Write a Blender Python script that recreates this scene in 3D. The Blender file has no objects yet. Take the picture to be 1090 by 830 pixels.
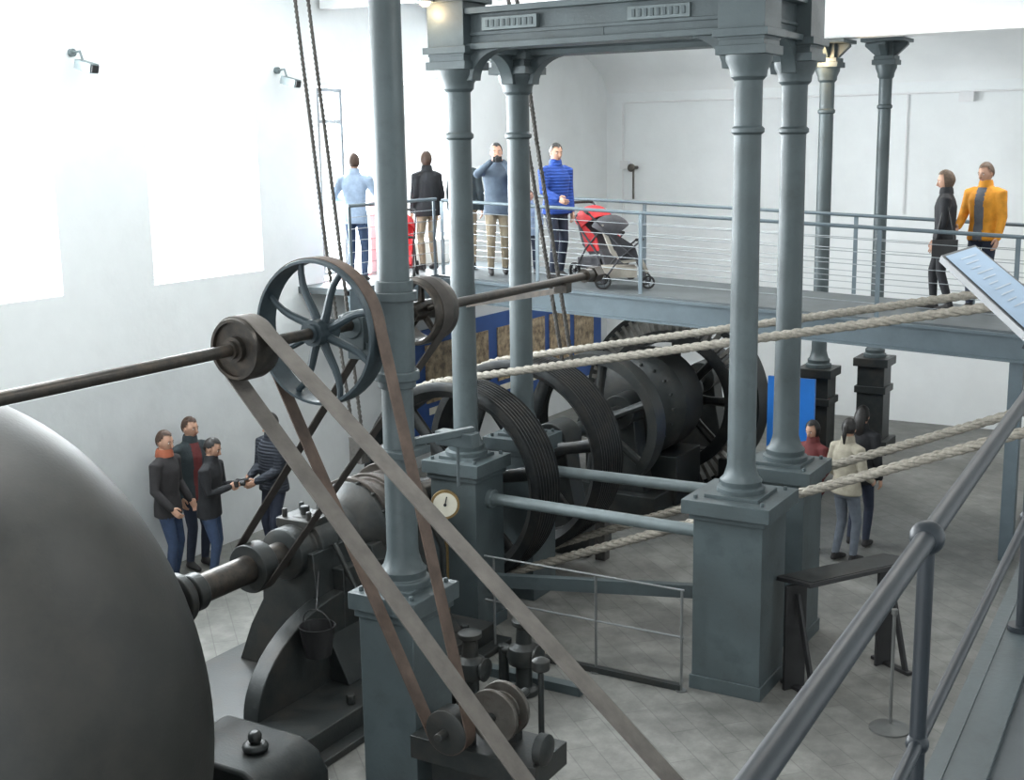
import bpy, bmesh, math, random
import numpy as np
from mathutils import Vector, Matrix
random.seed(3)
V=Vector; sin=math.sin; cos=math.cos; pi=math.pi; rad=math.radians
X3=V((1,0,0)); Y3=V((0,1,0)); Z3=V((0,0,1))
# ------------------------------------------------------------ materials
def mat(name,col,rough=.5,metal=0,var=.15,scale=6,bump=0,bscale=40,col2=None,emit=None,estr=0,wave=None):
    m=bpy.data.materials.new(name); m.use_nodes=True; nt=m.node_tree; b=nt.nodes['Principled BSDF']
    b.inputs['Roughness'].default_value=rough; b.inputs['Metallic'].default_value=metal
    tc=nt.nodes.new('ShaderNodeTexCoord')
    n=nt.nodes.new('ShaderNodeTexNoise'); n.inputs['Scale'].default_value=scale; n.inputs['Detail'].default_value=6; n.inputs['Roughness'].default_value=.62
    nt.links.new(tc.outputs['Object'],n.inputs['Vector'])
    r=nt.nodes.new('ShaderNodeValToRGB')
    c2=col2 if col2 else tuple(min(1,c*(1+var)) for c in col)
    c1=col if col2 else tuple(c*(1-var) for c in col)
    r.color_ramp.elements[0].color=(*c1,1); r.color_ramp.elements[1].color=(*c2,1)
    r.color_ramp.elements[0].position=.35; r.color_ramp.elements[1].position=.68
    nt.links.new(n.outputs['Fac'],r.inputs['Fac']); nt.links.new(r.outputs['Color'],b.inputs['Base Color'])
    if bump or wave:
        bp=nt.nodes.new('ShaderNodeBump'); bp.inputs['Strength'].default_value=bump or .6; bp.inputs['Distance'].default_value=.01
        if wave:
            w=nt.nodes.new('ShaderNodeTexWave'); w.bands_direction='Z'; w.inputs['Scale'].default_value=wave; w.inputs['Distortion'].default_value=.6
            nt.links.new(tc.outputs['Object'],w.inputs['Vector']); nt.links.new(w.outputs['Fac'],bp.inputs['Height']); bp.inputs['Distance'].default_value=.03
        else:
            n2=nt.nodes.new('ShaderNodeTexNoise'); n2.inputs['Scale'].default_value=bscale
            nt.links.new(tc.outputs['Object'],n2.inputs['Vector']); nt.links.new(n2.outputs['Fac'],bp.inputs['Height'])
        nt.links.new(bp.outputs['Normal'],b.inputs['Normal'])
    if emit: b.inputs['Emission Color'].default_value=(*emit,1); b.inputs['Emission Strength'].default_value=estr
    return m
def grimy(name,col,dirt,rough=.5,metal=.2,scale=3,amt=.6):
    m=mat(name,col,rough,metal,.18,scale*2,.12,45); nt=m.node_tree; b=nt.nodes['Principled BSDF']
    src=b.inputs['Base Color'].links[0].from_socket
    tc=nt.nodes['Texture Coordinate']; n=nt.nodes.new('ShaderNodeTexNoise'); n.inputs['Scale'].default_value=scale; n.inputs['Detail'].default_value=9; n.inputs['Roughness'].default_value=.7
    nt.links.new(tc.outputs['Object'],n.inputs['Vector'])
    r=nt.nodes.new('ShaderNodeValToRGB'); r.color_ramp.elements[0].position=.46; r.color_ramp.elements[0].color=(0,0,0,1); r.color_ramp.elements[1].position=.66; r.color_ramp.elements[1].color=(amt,amt,amt,1)
    nt.links.new(n.outputs['Fac'],r.inputs['Fac'])
    mx=nt.nodes.new('ShaderNodeMix'); mx.data_type='RGBA'; nt.links.new(r.outputs['Color'],mx.inputs['Factor']); nt.links.new(src,mx.inputs['A']); mx.inputs['B'].default_value=(*dirt,1)
    nt.links.new(mx.outputs['Result'],b.inputs['Base Color'])
    mr=nt.nodes.new('ShaderNodeMapRange'); mr.inputs['To Min'].default_value=rough-.08; mr.inputs['To Max'].default_value=rough+.25
    nt.links.new(n.outputs['Fac'],mr.inputs['Value']); nt.links.new(mr.outputs['Result'],b.inputs['Roughness'])
    return m
M_wall=mat('white_plaster',(.85,.875,.875),.9,0,.03,1.5,.25,12)
M_wains=mat('grey_plaster',(.62,.645,.65),.9,0,.06,1.5,.3,10)
M_ceil=mat('ceiling_paint',(.88,.895,.89),.9,0,.02,2)
M_slate=grimy('slate_paint',(.072,.094,.100),(.036,.043,.043),.38,.1,3,.6)
M_slated=grimy('dark_slate_paint',(.040,.058,.068),(.02,.025,.028),.36,.15,4,.6)
M_slate2=mat('slate_paint_light',(.13,.16,.165),.45,.1,.12,5)
M_iron=grimy('black_iron',(.020,.023,.024),(.05,.042,.034),.30,.35,4,.5)
M_iron2=grimy('dark_casting',(.030,.035,.035),(.058,.046,.036),.36,.3,3,.5)
M_hous=grimy('housing_paint',(.032,.033,.030),(.048,.042,.035),.42,.12,1.5,.5)
M_steel=grimy('worn_steel',(.16,.15,.135),(.06,.045,.035),.32,.75,8,.7)
M_shaft=grimy('oily_shaft',(.055,.050,.044),(.10,.075,.055),.30,.6,8,.6)
M_belt=mat('leather_belt',(.125,.113,.10),.6,0,.22,7,.1,80)
M_beltd=mat('dark_belt',(.045,.038,.033),.6,0,.3,7)
M_beltr=mat('brown_leather_belt',(.10,.068,.052),.6,0,.3,7)
M_rope=mat('hemp_rope',(.28,.26,.22),.9,0,.25,30,.5,120)
M_roped=mat('dark_rope',(.07,.066,.06),.9,0,.3,30,.5,120)
M_dk=mat('bridge_blue_grey',(.12,.155,.175),.45,.2,.1,4)
M_deck=mat('deck_plate',(.095,.11,.116),.5,.1,.15,3)
M_rail=mat('rail_paint',(.020,.026,.032),.42,.05,.15,6)
M_alu=mat('stainless',(.42,.45,.47),.3,.8,.05,6)
M_black=mat('matt_black',(.018,.018,.019),.5,0,.2,6)
M_rub=mat('rubber',(.02,.02,.02),.8,0,.1,6)
M_white=mat('white_paint',(.8,.8,.8),.5,0,.03,5)
M_brass=mat('brass',(.32,.22,.10),.4,.9,.2,10)
M_red=mat('red_fabric',(.50,.025,.03),.75,0,.15,12)
M_beige=mat('beige_fabric',(.36,.33,.28),.85,0,.1,12)
M_greyf=mat('grey_fabric',(.05,.05,.056),.85,0,.15,12)
M_blue=mat('blue_panel',(.012,.07,.27),.5,0,.1,3)
M_blueb=mat('bright_blue_panel',(.02,.22,.75),.45,0,.06,3)
M_sepia=mat('sepia_photograph',(.12,.08,.045),.5,0,.2,9,col2=(.55,.42,.26))
M_cream=mat('gauge_face',(.75,.72,.6),.5,0,.05,10)
M_bulb=mat('lamp_bulb',(1,.8,.5),.5,0,0,1,emit=(1,.62,.25),estr=14)
def floor_mat():
    m=bpy.data.materials.new('stone_floor'); m.use_nodes=True; nt=m.node_tree; b=nt.nodes['Principled BSDF']
    tc=nt.nodes.new('ShaderNodeTexCoord'); mp=nt.nodes.new('ShaderNodeMapping'); mp.inputs['Rotation'].default_value=(0,0,rad(42))
    nt.links.new(tc.outputs['Object'],mp.inputs['Vector'])
    br=nt.nodes.new('ShaderNodeTexBrick'); br.inputs['Scale'].default_value=1.0; br.inputs['Brick Width'].default_value=.9; br.inputs['Row Height'].default_value=.22
    br.inputs['Mortar Size'].default_value=.006; br.inputs['Mortar Smooth'].default_value=.6
    br.inputs['Color1'].default_value=(.190,.190,.176,1); br.inputs['Color2'].default_value=(.214,.214,.198,1); br.inputs['Mortar'].default_value=(.14,.14,.13,1)
    nt.links.new(mp.outputs['Vector'],br.inputs['Vector'])
    def nz(s,d,a,ca,c,cc):
        n=nt.nodes.new('ShaderNodeTexNoise'); n.inputs['Scale'].default_value=s; n.inputs['Detail'].default_value=d; n.inputs['Roughness'].default_value=.7; nt.links.new(tc.outputs['Object'],n.inputs['Vector'])
        r=nt.nodes.new('ShaderNodeValToRGB'); r.color_ramp.elements[0].position=a; r.color_ramp.elements[0].color=(ca,ca,ca,1); r.color_ramp.elements[1].position=c; r.color_ramp.elements[1].color=(cc,cc,cc,1)
        nt.links.new(n.outputs['Fac'],r.inputs['Fac']); return n,r
    n1,r1=nz(.5,8,.35,.60,.65,1.15); n2,r2=nz(3.5,9,.38,.72,.6,1.12)
    def mul(a,b_):
        mx=nt.nodes.new('ShaderNodeMix'); mx.data_type='RGBA'; mx.blend_type='MULTIPLY'; mx.inputs['Factor'].default_value=1
        nt.links.new(a,mx.inputs['A']); nt.links.new(b_,mx.inputs['B']); return mx.outputs['Result']
    o=mul(mul(br.outputs['Color'],r1.outputs['Color']),r2.outputs['Color']); nt.links.new(o,b.inputs['Base Color'])
    mr=nt.nodes.new('ShaderNodeMapRange'); mr.inputs['To Min'].default_value=.35; mr.inputs['To Max'].default_value=.75; nt.links.new(n2.outputs['Fac'],mr.inputs['Value']); nt.links.new(mr.outputs['Result'],b.inputs['Roughness'])
    return m
M_floor=floor_mat()
# ------------------------------------------------------------ geometry builder
def frame(d):
    d=V(d).normalized(); a=Z3 if abs(d.z)<.9 else X3
    u=d.cross(a).normalized(); w=d.cross(u).normalized(); return d,u,w
class G:
    def __init__(s): s.v=[]; s.f=[]; s.m=[]
    def add(s,vs,fs,mi=0):
        o=len(s.v); s.v+= [tuple(p) for p in vs]; s.f+=[tuple(i+o for i in f) for f in fs]; s.m+=[mi]*len(fs)
    def box(s,c,sz,mi=0,rz=0,Rm=None):
        c=V(c); h=[k/2 for k in sz]; Rm=Rm or Matrix.Rotation(rz,3,'Z')
        vs=[c+Rm@V((x*h[0],y*h[1],z*h[2])) for x in(-1,1) for y in(-1,1) for z in(-1,1)]
        s.add(vs,[(0,1,3,2),(4,6,7,5),(0,4,5,1),(2,3,7,6),(0,2,6,4),(1,5,7,3)],mi)
    def bar(s,p0,p1,w,h,mi=0,up=Z3):
        p0=V(p0);p1=V(p1);d=(p1-p0).normalized();u=d.cross(V(up)).normalized()*w/2;q=u.cross(d).normalized()*h/2
        vs=[p+a*u+b*q for p in(p0,p1) for a in(-1,1) for b in(-1,1)]
        s.add(vs,[(0,1,3,2),(4,6,7,5),(0,4,5,1),(2,3,7,6),(0,2,6,4),(1,5,7,3)],mi)
    def cyl(s,p0,p1,r0,r1=None,n=24,mi=0):
        p0=V(p0);p1=V(p1);r1=r0 if r1 is None else r1;d,u,w=frame(p1-p0);vs=[]
        for p,r in((p0,r0),(p1,r1)):
            vs+=[p+(u*cos(2*pi*i/n)+w*sin(2*pi*i/n))*r for i in range(n)]
        fs=[(i,(i+1)%n,n+(i+1)%n,n+i) for i in range(n)]+[tuple(range(n)),tuple(range(n,2*n))]
        s.add(vs,fs,mi)
    def lathe(s,prof,o,ax,n=48,mi=0,closed=False):
        o=V(o);d,u,w=frame(ax);vs=[];k=len(prof)
        for a,r in prof:
            vs+=[o+d*a+(u*cos(2*pi*i/n)+w*sin(2*pi*i/n))*r for i in range(n)]
        fs=[]
        for j in range(k if closed else k-1):
            j2=(j+1)%k
            fs+=[(j*n+i,j*n+(i+1)%n,j2*n+(i+1)%n,j2*n+i) for i in range(n)]
        if not closed: fs+=[tuple(range(n)),tuple(range((k-1)*n,k*n))]
        s.add(vs,fs,mi)
    def sweep(s,pts,r,n=10,mi=0,closed=False,rnd=False,asp=1,side=None):
        pts=[V(p) for p in pts]; rs=list(r) if hasattr(r,'__len__') else [r]*len(pts)
        if rnd:
            d0=(pts[0]-pts[1]).normalized();d1=(pts[-1]-pts[-2]).normalized()
            a,b,ra,rb=pts[0],pts[-1],rs[0],rs[-1]
            pts=[a+d0*ra*.98,a+d0*ra*.8,a+d0*ra*.45]+pts+[b+d1*rb*.45,b+d1*rb*.8,b+d1*rb*.98]
            rs=[ra*.2,ra*.6,ra*.89]+rs+[rb*.89,rb*.6,rb*.2]
        k=len(pts);vs=[];d=(pts[1]-pts[0]).normalized();_,u,w=frame(d)
        if side is not None: u=(V(side)-d*V(side).dot(d)).normalized(); w=d.cross(u)
        for i,p in enumerate(pts):
            if closed: t=(pts[(i+1)%k]-pts[i-1])
            else: t=pts[min(i+1,k-1)]-pts[max(i-1,0)]
            t.normalize(); u=(u-t*u.dot(t)).normalized(); w=t.cross(u)
            vs+=[p+(u*cos(2*pi*j/n)+w*sin(2*pi*j/n)*asp)*rs[i] for j in range(n)]
        fs=[]
        for i in range(k if closed else k-1):
            i2=(i+1)%k; fs+=[(i*n+j,i*n+(j+1)%n,i2*n+(j+1)%n,i2*n+j) for j in range(n)]
        if not closed: fs+=[tuple(range(n)),tuple(range((k-1)*n,k*n))]
        s.add(vs,fs,mi)
    def sphere(s,c,r,n=16,mi=0,Rm=None):
        c=V(c); r=(r,r,r) if not hasattr(r,'__len__') else r; m=n//2; Rm=Rm or Matrix.Identity(3)
        vs=[c+Rm@V((0,0,r[2]))]+[c+Rm@V((r[0]*sin(pi*j/m)*cos(2*pi*i/n),r[1]*sin(pi*j/m)*sin(2*pi*i/n),r[2]*cos(pi*j/m))) for j in range(1,m) for i in range(n)]+[c-Rm@V((0,0,r[2]))]
        fs=[(0,1+i,1+(i+1)%n) for i in range(n)]
        for j in range(m-2): fs+=[(1+j*n+i,1+(j+1)*n+i,1+(j+1)*n+(i+1)%n,1+j*n+(i+1)%n) for i in range(n)]
        L=len(vs)-1; fs+=[(L,1+(m-2)*n+(i+1)%n,1+(m-2)*n+i) for i in range(n)]
        s.add(vs,fs,mi)
    def loft(s,rings,n=20,mi=0):
        vs=[];k=len(rings)
        for cx,cy,z,rx,ry in rings: vs+=[(cx+rx*cos(2*pi*i/n),cy+ry*sin(2*pi*i/n),z) for i in range(n)]
        fs=[(j*n+i,j*n+(i+1)%n,(j+1)*n+(i+1)%n,(j+1)*n+i) for j in range(k-1) for i in range(n)]+[tuple(range(n)),tuple(range((k-1)*n,k*n))]
        s.add(vs,fs,mi)
    def prism(s,poly,o,u,v,depth,mi=0):
        o=V(o);u=V(u).normalized();v=V(v).normalized();w=u.cross(v)*depth/2;n=len(poly)
        vs=[o+u*a+v*b-w for a,b in poly]+[o+u*a+v*b+w for a,b in poly]
        s.add(vs,[(i,(i+1)%n,n+(i+1)%n,n+i) for i in range(n)]+[tuple(range(n)),tuple(range(n,2*n))],mi)
    def ribbon(s,pts,y0,y1,th,mi=0):
        k=len(pts);vs=[]
        for i in range(k):
            t=(V(pts[(i+1)%k])-V(pts[i-1])).normalized(); nn=V((t.y,-t.x))*th
            p=V(pts[i]);q=p+nn
            vs+=[(p.x,y0,p.y),(p.x,y1,p.y),(q.x,y1,q.y),(q.x,y0,q.y)]
        fs=[]
        for i in range(k):
            j=(i+1)%k; fs+=[(4*i+a,4*i+(a+1)%4,4*j+(a+1)%4,4*j+a) for a in range(4)]
        s.add(vs,fs,mi)
    def mesh(s,name):
        me=bpy.data.meshes.new(name); me.from_pydata(s.v,[],s.f); me.polygons.foreach_set('material_index',s.m); me.update(); return me
    def done(s,name,mats,bevel=0,ang=35,parent=None,M=None,recalc=True):
        me=s.mesh(name)
        if recalc:
            bm=bmesh.new(); bm.from_mesh(me); bmesh.ops.recalc_face_normals(bm,faces=bm.faces); bm.to_mesh(me); bm.free()
        for m in mats: me.materials.append(m)
        me.polygons.foreach_set('use_smooth',[True]*len(me.polygons)); me.set_sharp_from_angle(angle=rad(ang))
        ob=bpy.data.objects.new(name,me); bpy.context.collection.objects.link(ob)
        if bevel:
            b=ob.modifiers.new('bevel','BEVEL'); b.width=bevel; b.segments=2; b.limit_method='ANGLE'; b.angle_limit=rad(50)
        if M is not None: ob.matrix_world=M
        if parent: ob.parent=parent
        return ob
def loop2(c1,r1,c2,r2,n=28):
    d=V(c2)-V(c1);L=d.length;a=math.atan2(d.y,d.x);p=math.acos((r1-r2)/L);o=[]
    for i in range(n+1):
        t=a+p+(2*pi-2*p)*i/n; o.append((c1[0]+r1*cos(t),c1[1]+r1*sin(t)))
    for i in range(n+1):
        t=a-p+2*p*i/n; o.append((c2[0]+r2*cos(t),c2[1]+r2*sin(t)))
    return o
def belt(name,c1,r1,c2,r2,y,w,m):
    g=G(); g.ribbon(loop2(c1,r1+.004,c2,r2+.004),y-w/2,y+w/2,-.008); return g.done(name,[m])
def twist(g,pts,R,pitch=.28,mi=0,strands=3,n=6,step=.045):
    pts=[V(p) for p in pts]; out=[];
    for a,b in zip(pts[:-1],pts[1:]):
        k=max(1,int((b-a).length/step)); out+=[a.lerp(b,i/k) for i in range(k)]
    out.append(pts[-1]); 
    for s in range(strands):
        q=[];L=0
        for i,p in enumerate(out):
            t=(out[min(i+1,len(out)-1)]-out[max(i-1,0)]); _,u,w=frame(t)
            if i: L+=(p-out[i-1]).length
            a=2*pi*(L/pitch+s/strands); q.append(p+(u*cos(a)+w*sin(a))*R*.52)
        g.sweep(q,R*.56,n,mi)
# ------------------------------------------------------------ room
XW=-10.3; YB=20.9; XR=3.6; ZT=6.5
def side_wall(name,x0,x1,y0,y1,z1,ops,m):
    g=G(); ys=y0; ops=sorted(ops)
    def bx(ya,yb,za,zb,mi=0):
        if yb-ya>.001 and zb-za>.001: g.box(((x0+x1)/2,(ya+yb)/2,(za+zb)/2),(x1-x0,yb-ya,zb-za),mi)
    for a,b,za,zb in ops:
        bx(ys,a,0,z1); bx(a,b,0,za); bx(a,b,zb,z1); ys=b
    bx(ys,y1,0,z1); return g.done(name,m)
ops=[(6.85,8.62,3.18,5.75),(9.85,11.6,3.16,5.68),(12.75,13.75,2.92,5.35),(14.65,16.2,3.25,5.5),(3.7,5.4,3.18,5.75)]
side_wall('wall_left',XW-.5,XW,-2,YB+.4,ZT,ops,[M_wall])
g=G(); g.box(((XW+XR)/2,YB+.2,ZT/2),(XR-XW,.4,ZT)); g.done('wall_back',[M_wall])
side_wall('wall_right',XR,XR+.4,-2,YB+.4,ZT,[(4.5,7,2,5.5),(9,11.5,2,5.5),(13.5,16,2,5.5)],[M_wall])
g=G(); g.box(((XW+XR)/2,9.5,-.1),(XR-XW+1,24,.2)); g.done('floor',[M_floor])
g=G(); prof=[(-2.2,ZT)]+[(16.4,ZT)]+[(16.4+4.5*sin(t*pi/24),5.45+1.05*cos(t*pi/24)) for t in range(1,13)]
poly=prof+[(YB,ZT+.25),(-2.2,ZT+.25)]
g.prism(poly,((XW+XR)/2,0,0),Y3,Z3,XR-XW); g.done('ceiling',[M_ceil])
g=G(); g.box((XW+.012,9.5,1.1),(.02,22.7,2.2)); g.done('trim_1',[M_wains])
for i,(a,b,za,zb) in enumerate(ops):
    g=G(); x=XW-.42; t=.05
    g.box((x,a+t/2,(za+zb)/2),(.06,t,zb-za)); g.box((x,b-t/2,(za+zb)/2),(.06,t,zb-za))
    g.box((x,(a+b)/2,zb-t/2),(.06,b-a-2*t,t)); g.box((x,(a+b)/2,za+t/2),(.06,b-a-2*t,t))
    if i==2:
        g.box((x,(a+b)/2,(za+zb)/2),(.055,.05,zb-za-2*t)); g.box((x,(a+b)/2,za+2.0),(.05,b-a-2*t,.05)); g.done('door_1',[M_rail])
    else:
        g.done('window_%d'%(i+1 if i<2 else i),[M_white])
for i,a in enumerate((4.5,9,13.5)):
    g=G()
    for q in (a+.03,a+1.25,a+2.47): g.box((XR+.3,q,3.75),(.06,.06,3.5))
    for q in (2.03,3.75,5.47): g.box((XR+.3,a+1.25,q),(.05,2.5,.06))
    g.done('window_%d'%(i+5),[M_white])
# ------------------------------------------------------------ columns
def column(g,x,y,z0,z1,r,cap=True,mi=0):
    prof=[(0,r*1.7),(.05,r*1.7),(.06,r*1.45),(.11,r*1.5),(.14,r*1.25),(.2,r*1.08),(.24,r)]
    h=z1-z0
    if cap: prof+=[(h-.62,r*.92),(h-.60,r*1.12),(h-.57,r*1.12),(h-.55,r*.94),(h-.2,r*.95),(h-.17,r*1.2),(h-.12,r*1.25),(h-.05,r*1.55),(h,r*1.6)]
    else: prof+=[(h,r*.93)]
    g.lathe(prof,(x,y,z0),Z3,32,mi)
    if cap:
        g.box((x,y,z1+.03),(r*3.5,r*3.5,.07),mi); g.box((x,y,z1+.09),(r*3.1,r*3.1,.06),mi)
def pedestal(g,x,y,h,w,top,mi=0):
    g.box((x,y,.06),(w*1.06,w*1.06,.12),mi); g.box((x,y,h/2),(w,w,h-.1),mi)
    g.box((x,y,h-.15),(w*1.1,w*1.1,.05),mi); g.box((x,y,h-.06),(top,top,.12),mi)
    g.box((x,y,h+.01),(top*.62,top*.62,.04),mi)
    for a in(-1,1):
        for b in(-1,1): g.cyl((x+a*top*.38,y+b*top*.38,h-.005),(x+a*top*.38,y+b*top*.38,h+.03),.018,n=6,mi=mi)
PT=1.68
cB=(-6.37,9.9);cC=(-6.37,10.97);cD=(-3.60,9.84);cE=(-3.62,11.05)
g=G()
for (x,y),w,t in((cB,.5,.62),(cC,.48,.6),(cD,.60,.76),(cE,.54,.68)):
    pedestal(g,x,y,PT,w,t); column(g,x,y,PT+.02,5.26,.118)
    g.box((x,y,5.62),(.38,.38,.5)); g.box((x,y,5.42),(.45,.45,.06)); g.box((x,y,5.86),(.47,.47,.06))
def beam(g,p,q,z0,z1,w,mi=0):
    p=V((*p,0));q=V((*q,0)); d=(q-p).normalized()
    for za,zb,ww in((z0,z0+.05,w),(z1-.05,z1,w*1.2),(z0+.02,z1-.02,w*.45),(z0+.12,z0+.15,w*.6)):
        g.bar(p+Z3*(za+zb)/2,q+Z3*(za+zb)/2,ww,zb-za,mi)
    for s,e in((p,d),(q,-d)):
        poly=[(0,0),(.42,0)]+[(.42-.34*sin(t*pi/16),-.26+.26*cos(t*pi/16)) for t in range(1,9)]+[(0,-.26)]
        g.prism(poly,s+e*.12+Z3*(z0+.0),e,Z3,w*.5,mi)
beam(g,cB,cD,5.42,5.77,.28); beam(g,cC,cE,5.42,5.77,.28); beam(g,cB,cC,5.42,5.77,.26); beam(g,cD,cE,5.42,5.77,.26)
yy=cB[1]-.105
for x in (-5.75,-4.35):
    g.box((x,yy,5.63),(.55,.06,.11),1)
    for i in range(9): g.box((x-.22+i*.055,yy-.032,5.63),(.03,.012,.06),0)
g.box((-4.98,cB[1],5.50),(.25,.2,.1))
g.cyl((cB[0]+.2,cB[1],1.30),(cD[0]-.2,cD[1],1.30),.055,mi=1,n=20); g.cyl((cC[0]+.2,cC[1],1.33),(cE[0]-.2,cE[1],1.33),.055,mi=1,n=20)
for (x,y),z in ((cB,1.30),(cC,1.33)): g.cyl((x+.24,y,z),(x+.30,y,z),.09,mi=1,n=20)
g.done('cast_iron_portal_frame',[M_slate,M_slate2],bevel=.006)
g=G(); cA=(-4.80,6.64); pedestal(g,*cA,1.68,.44,.54); column(g,*cA,1.70,ZT,.106,cap=False)
g.cyl((cA[0],cA[1],3.05),(cA[0],cA[1],3.75),.125); g.cyl((cA[0],cA[1],3.1),(cA[0],cA[1],3.16),.15);g.cyl((cA[0],cA[1],3.62),(cA[0],cA[1],3.68),.15)
g.box((cA[0]-.2,cA[1],3.28),(.3,.12,.12)); g.box((-5.1,cA[1],3.40),(.2,.16,.22)); g.cyl((-5.1,cA[1]-.09,3.45),(-5.1,cA[1]+.09,3.45),.09)
g.box((cA[0],cA[1],2.62),(.3,.3,.05)); g.bar((cA[0],cA[1],2.66),(cA[0]+.3,cA[1]+.45,2.7),.05,.05); g.box((cA[0]+.2,cA[1]+.4,2.64),(.3,.1,.1)); g.cyl((cA[0]+.2,cA[1]+.4,2.6),(cA[0]+.2,cA[1]+.4,2.3),.012,n=8)
g.done('iron_column',[M_slate],bevel=.006)
for i,(x,y,r,zc) in enumerate(((-5.28,17.5,.105,5.55),(-4.80,18.7,.095,5.62))):
    g=G(); w=.44
    g.box((x,y,.1),(w*1.3,w*1.3,.2),1); g.box((x,y,.75),(w*.9,w*.9,1.2),1); g.box((x,y,1.36),(w*1.15,w*1.15,.12),1); g.box((x,y,.95),(w*1.05,w*1.05,.1),1)
    column(g,x,y,1.42,zc,r); g.box((x,y,zc+.2),(.24,.24,.24)) 
    for s in(-1,1):
        g.prism([(0,0),(.2,.18),(.2,.22),(0,.22)],(x+s*.1,y,zc+.08),X3*s,Z3,.1)
        g.prism([(0,0),(.2,.18),(.2,.22),(0,.22)],(x,y+s*.1,zc+.08),Y3*s,Z3,.1)
    g.box((x,y,zc+.33),(.6,.6,.05))
    g.done('tall_iron_column',[M_slate,M_iron2],bevel=.005)
g=G()
for y in (12.9,15.3): g.box(((XW+XR)/2,y,ZT-.12),(XR-XW-.1,.16,.22))
for x in (-8.4,-1.6): g.box((x,7.2,ZT-.1),(.12,11,.18))
g.box(((XW+XR)/2,17.5,6.17),(XR-XW-.1,.3,.5)); g.box(((XW+XR)/2,18.7,6.18),(XR-XW-.1,.26,.36))
g.done('trim_2',[M_ceil])
g=G()
g.sweep([(-9.9,YB-.03,5.28),(3,YB-.03,5.28)],.016,8); g.sweep([(-5.0,YB-.03,5.28),(-5.0,YB-.03,3.4)],.012,8)
g.sweep([(-9.95,YB-.05,5.28),(-9.95,YB-.05,3.0)],.016,8); g.box((-4.1,YB-.06,5.2),(.22,.1,.14)); g.box((-9.9,YB-.07,4.2),(.15,.12,.15))
g.done('wall_conduit',[M_white])
g=G(); g.cyl((XW+.6,YB,4.15),(XW+.6,YB-.2,4.15),.03,n=12); g.lathe([(0,.03),(.02,.07),(.05,.07),(.07,.03)],(XW+.6,YB-.2,4.15),-Y3,20); g.cyl((XW+.6,YB-.15,4.15),(XW+.6,YB-.15,3.6),.02,n=10); g.done('wall_valve',[M_steel])
# ------------------------------------------------------------ line shaft, pulleys
SX,SZ=-5.1,3.45
def pulley(name,x,y,z,r,w,nsp,mats,rim=.03,hub=.07,curved=0,hubw=None,sr=.02,n=56):
    g=G(); hw=w/2
    g.lathe([(-hw,r-rim*.4),(-hw*.6,r),(hw*.6,r),(hw,r-rim*.4),(hw,r-rim),(-hw,r-rim)],(x,y,z),Y3,n,0,closed=True)
    hb=hubw or w*1.1; g.cyl((x,y-hb/2,z),(x,y+hb/2,z),hub,n=24); g.cyl((x,y-hb*.62,z),(x,y+hb*.62,z),hub*.7,n=24)
    if nsp==0: g.cyl((x,y-hw*.75,z),(x,y+.015,z),r-rim*.8,n=n)
    for i in range(nsp):
        a=2*pi*i/nsp+.3; p=[]
        for k in range(7):
            q=k/6; rr=hub*.8+(r-rim*.6-hub*.8)*q; aa=a+curved*sin(pi*q)
            p.append((x+rr*cos(aa),y,z+rr*sin(aa)))
        g.sweep(p,[sr*(1.35-.5*k/6) for k in range(7)],10)
    return g.done(name,mats)
g=G(); g.cyl((SX,1.2,SZ),(SX,10.1,SZ),.036,n=20); g.cyl((SX,10.02,SZ),(SX,10.16,SZ),.075,n=6); g.cyl((SX,9.9,SZ),(SX,10.0,SZ),.06,n=16)
g.box((SX,9.5,SZ-.06),(.12,.10,.08)); g.bar((SX,9.5,SZ-.08),(cB[0]+.1,9.82,SZ-.3),.04,.05)
g.box((SX,2.0,SZ),(.2,.2,.2)); g.cyl((SX,2.0,0),(SX,2.0,SZ),.07)
g.done('line_shaft',[M_shaft])
pulley('small_belt_pulley',SX,5.55,SZ,.19,.2,0,[M_shaft],hub=.075)
pulley('spoked_belt_pulley',SX,6.25,SZ,.47,.17,8,[M_slated],rim=.028,hub=.085,curved=.12,sr=.023)
pulley('belt_drum_pulley',SX,7.38,SZ,.24,.28,5,[M_shaft],rim=.03,hub=.07,sr=.02)
pulley('motor_pulley',-2.0,5.55,.5,.45,.2,6,[M_iron2],rim=.03)
g=G(); g.cyl((-2.0,5.2,.5),(-2.0,6.3,.5),.04); g.box((-2,6.25,.25),(.5,.4,.5)); g.lathe([(0,.2),(.05,.28),(.5,.28),(.55,.2)],(-2,6.0,.5),Y3,32); g.done('electric_motor',[M_slate])
AX,AZ=-6.8,1.28
BX,BZ=-4.19,.95
belt('flat_drive_belt',(SX,SZ),.19,(-2.0,.5),.45,5.55,.14,M_belt)
belt('flat_drive_belt',(SX,SZ),.47,(BX,BZ),.15,6.25,.11,M_beltr)
belt('flat_drive_belt',(SX,SZ),.24,(AX,AZ),.2,7.36,.12,M_beltd)
g=G()
g.box((-4.15,6.62,.31),(.7,.3,.62)); g.box((-4.10,6.55,.70),(.95,.42,.16)); 
g.cyl((BX,6.1,BZ),(BX,6.85,BZ),.03); g.box((BX,6.42,.86),(.12,.08,.2)); g.box((BX,6.74,.86),(.12,.08,.2))
g.lathe([(-.07,.12),(-.06,.15),(.06,.15),(.07,.12)],(BX,6.25,BZ),Y3,32)
g.cyl((-3.95,6.3,1.04),(-3.95,6.8,1.04),.03); g.box((-3.95,6.62,.90),(.1,.08,.28))
g.lathe([(-.09,.10),(-.09,.18),(-.06,.18),(-.05,.12),(.05,.12),(.06,.18),(.09,.18),(.09,.10)],(-3.95,6.45,1.04),Y3,36,1); g.cyl((-3.95,6.40,1.04),(-3.95,6.50,1.04),.11,n=32,mi=2)
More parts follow.
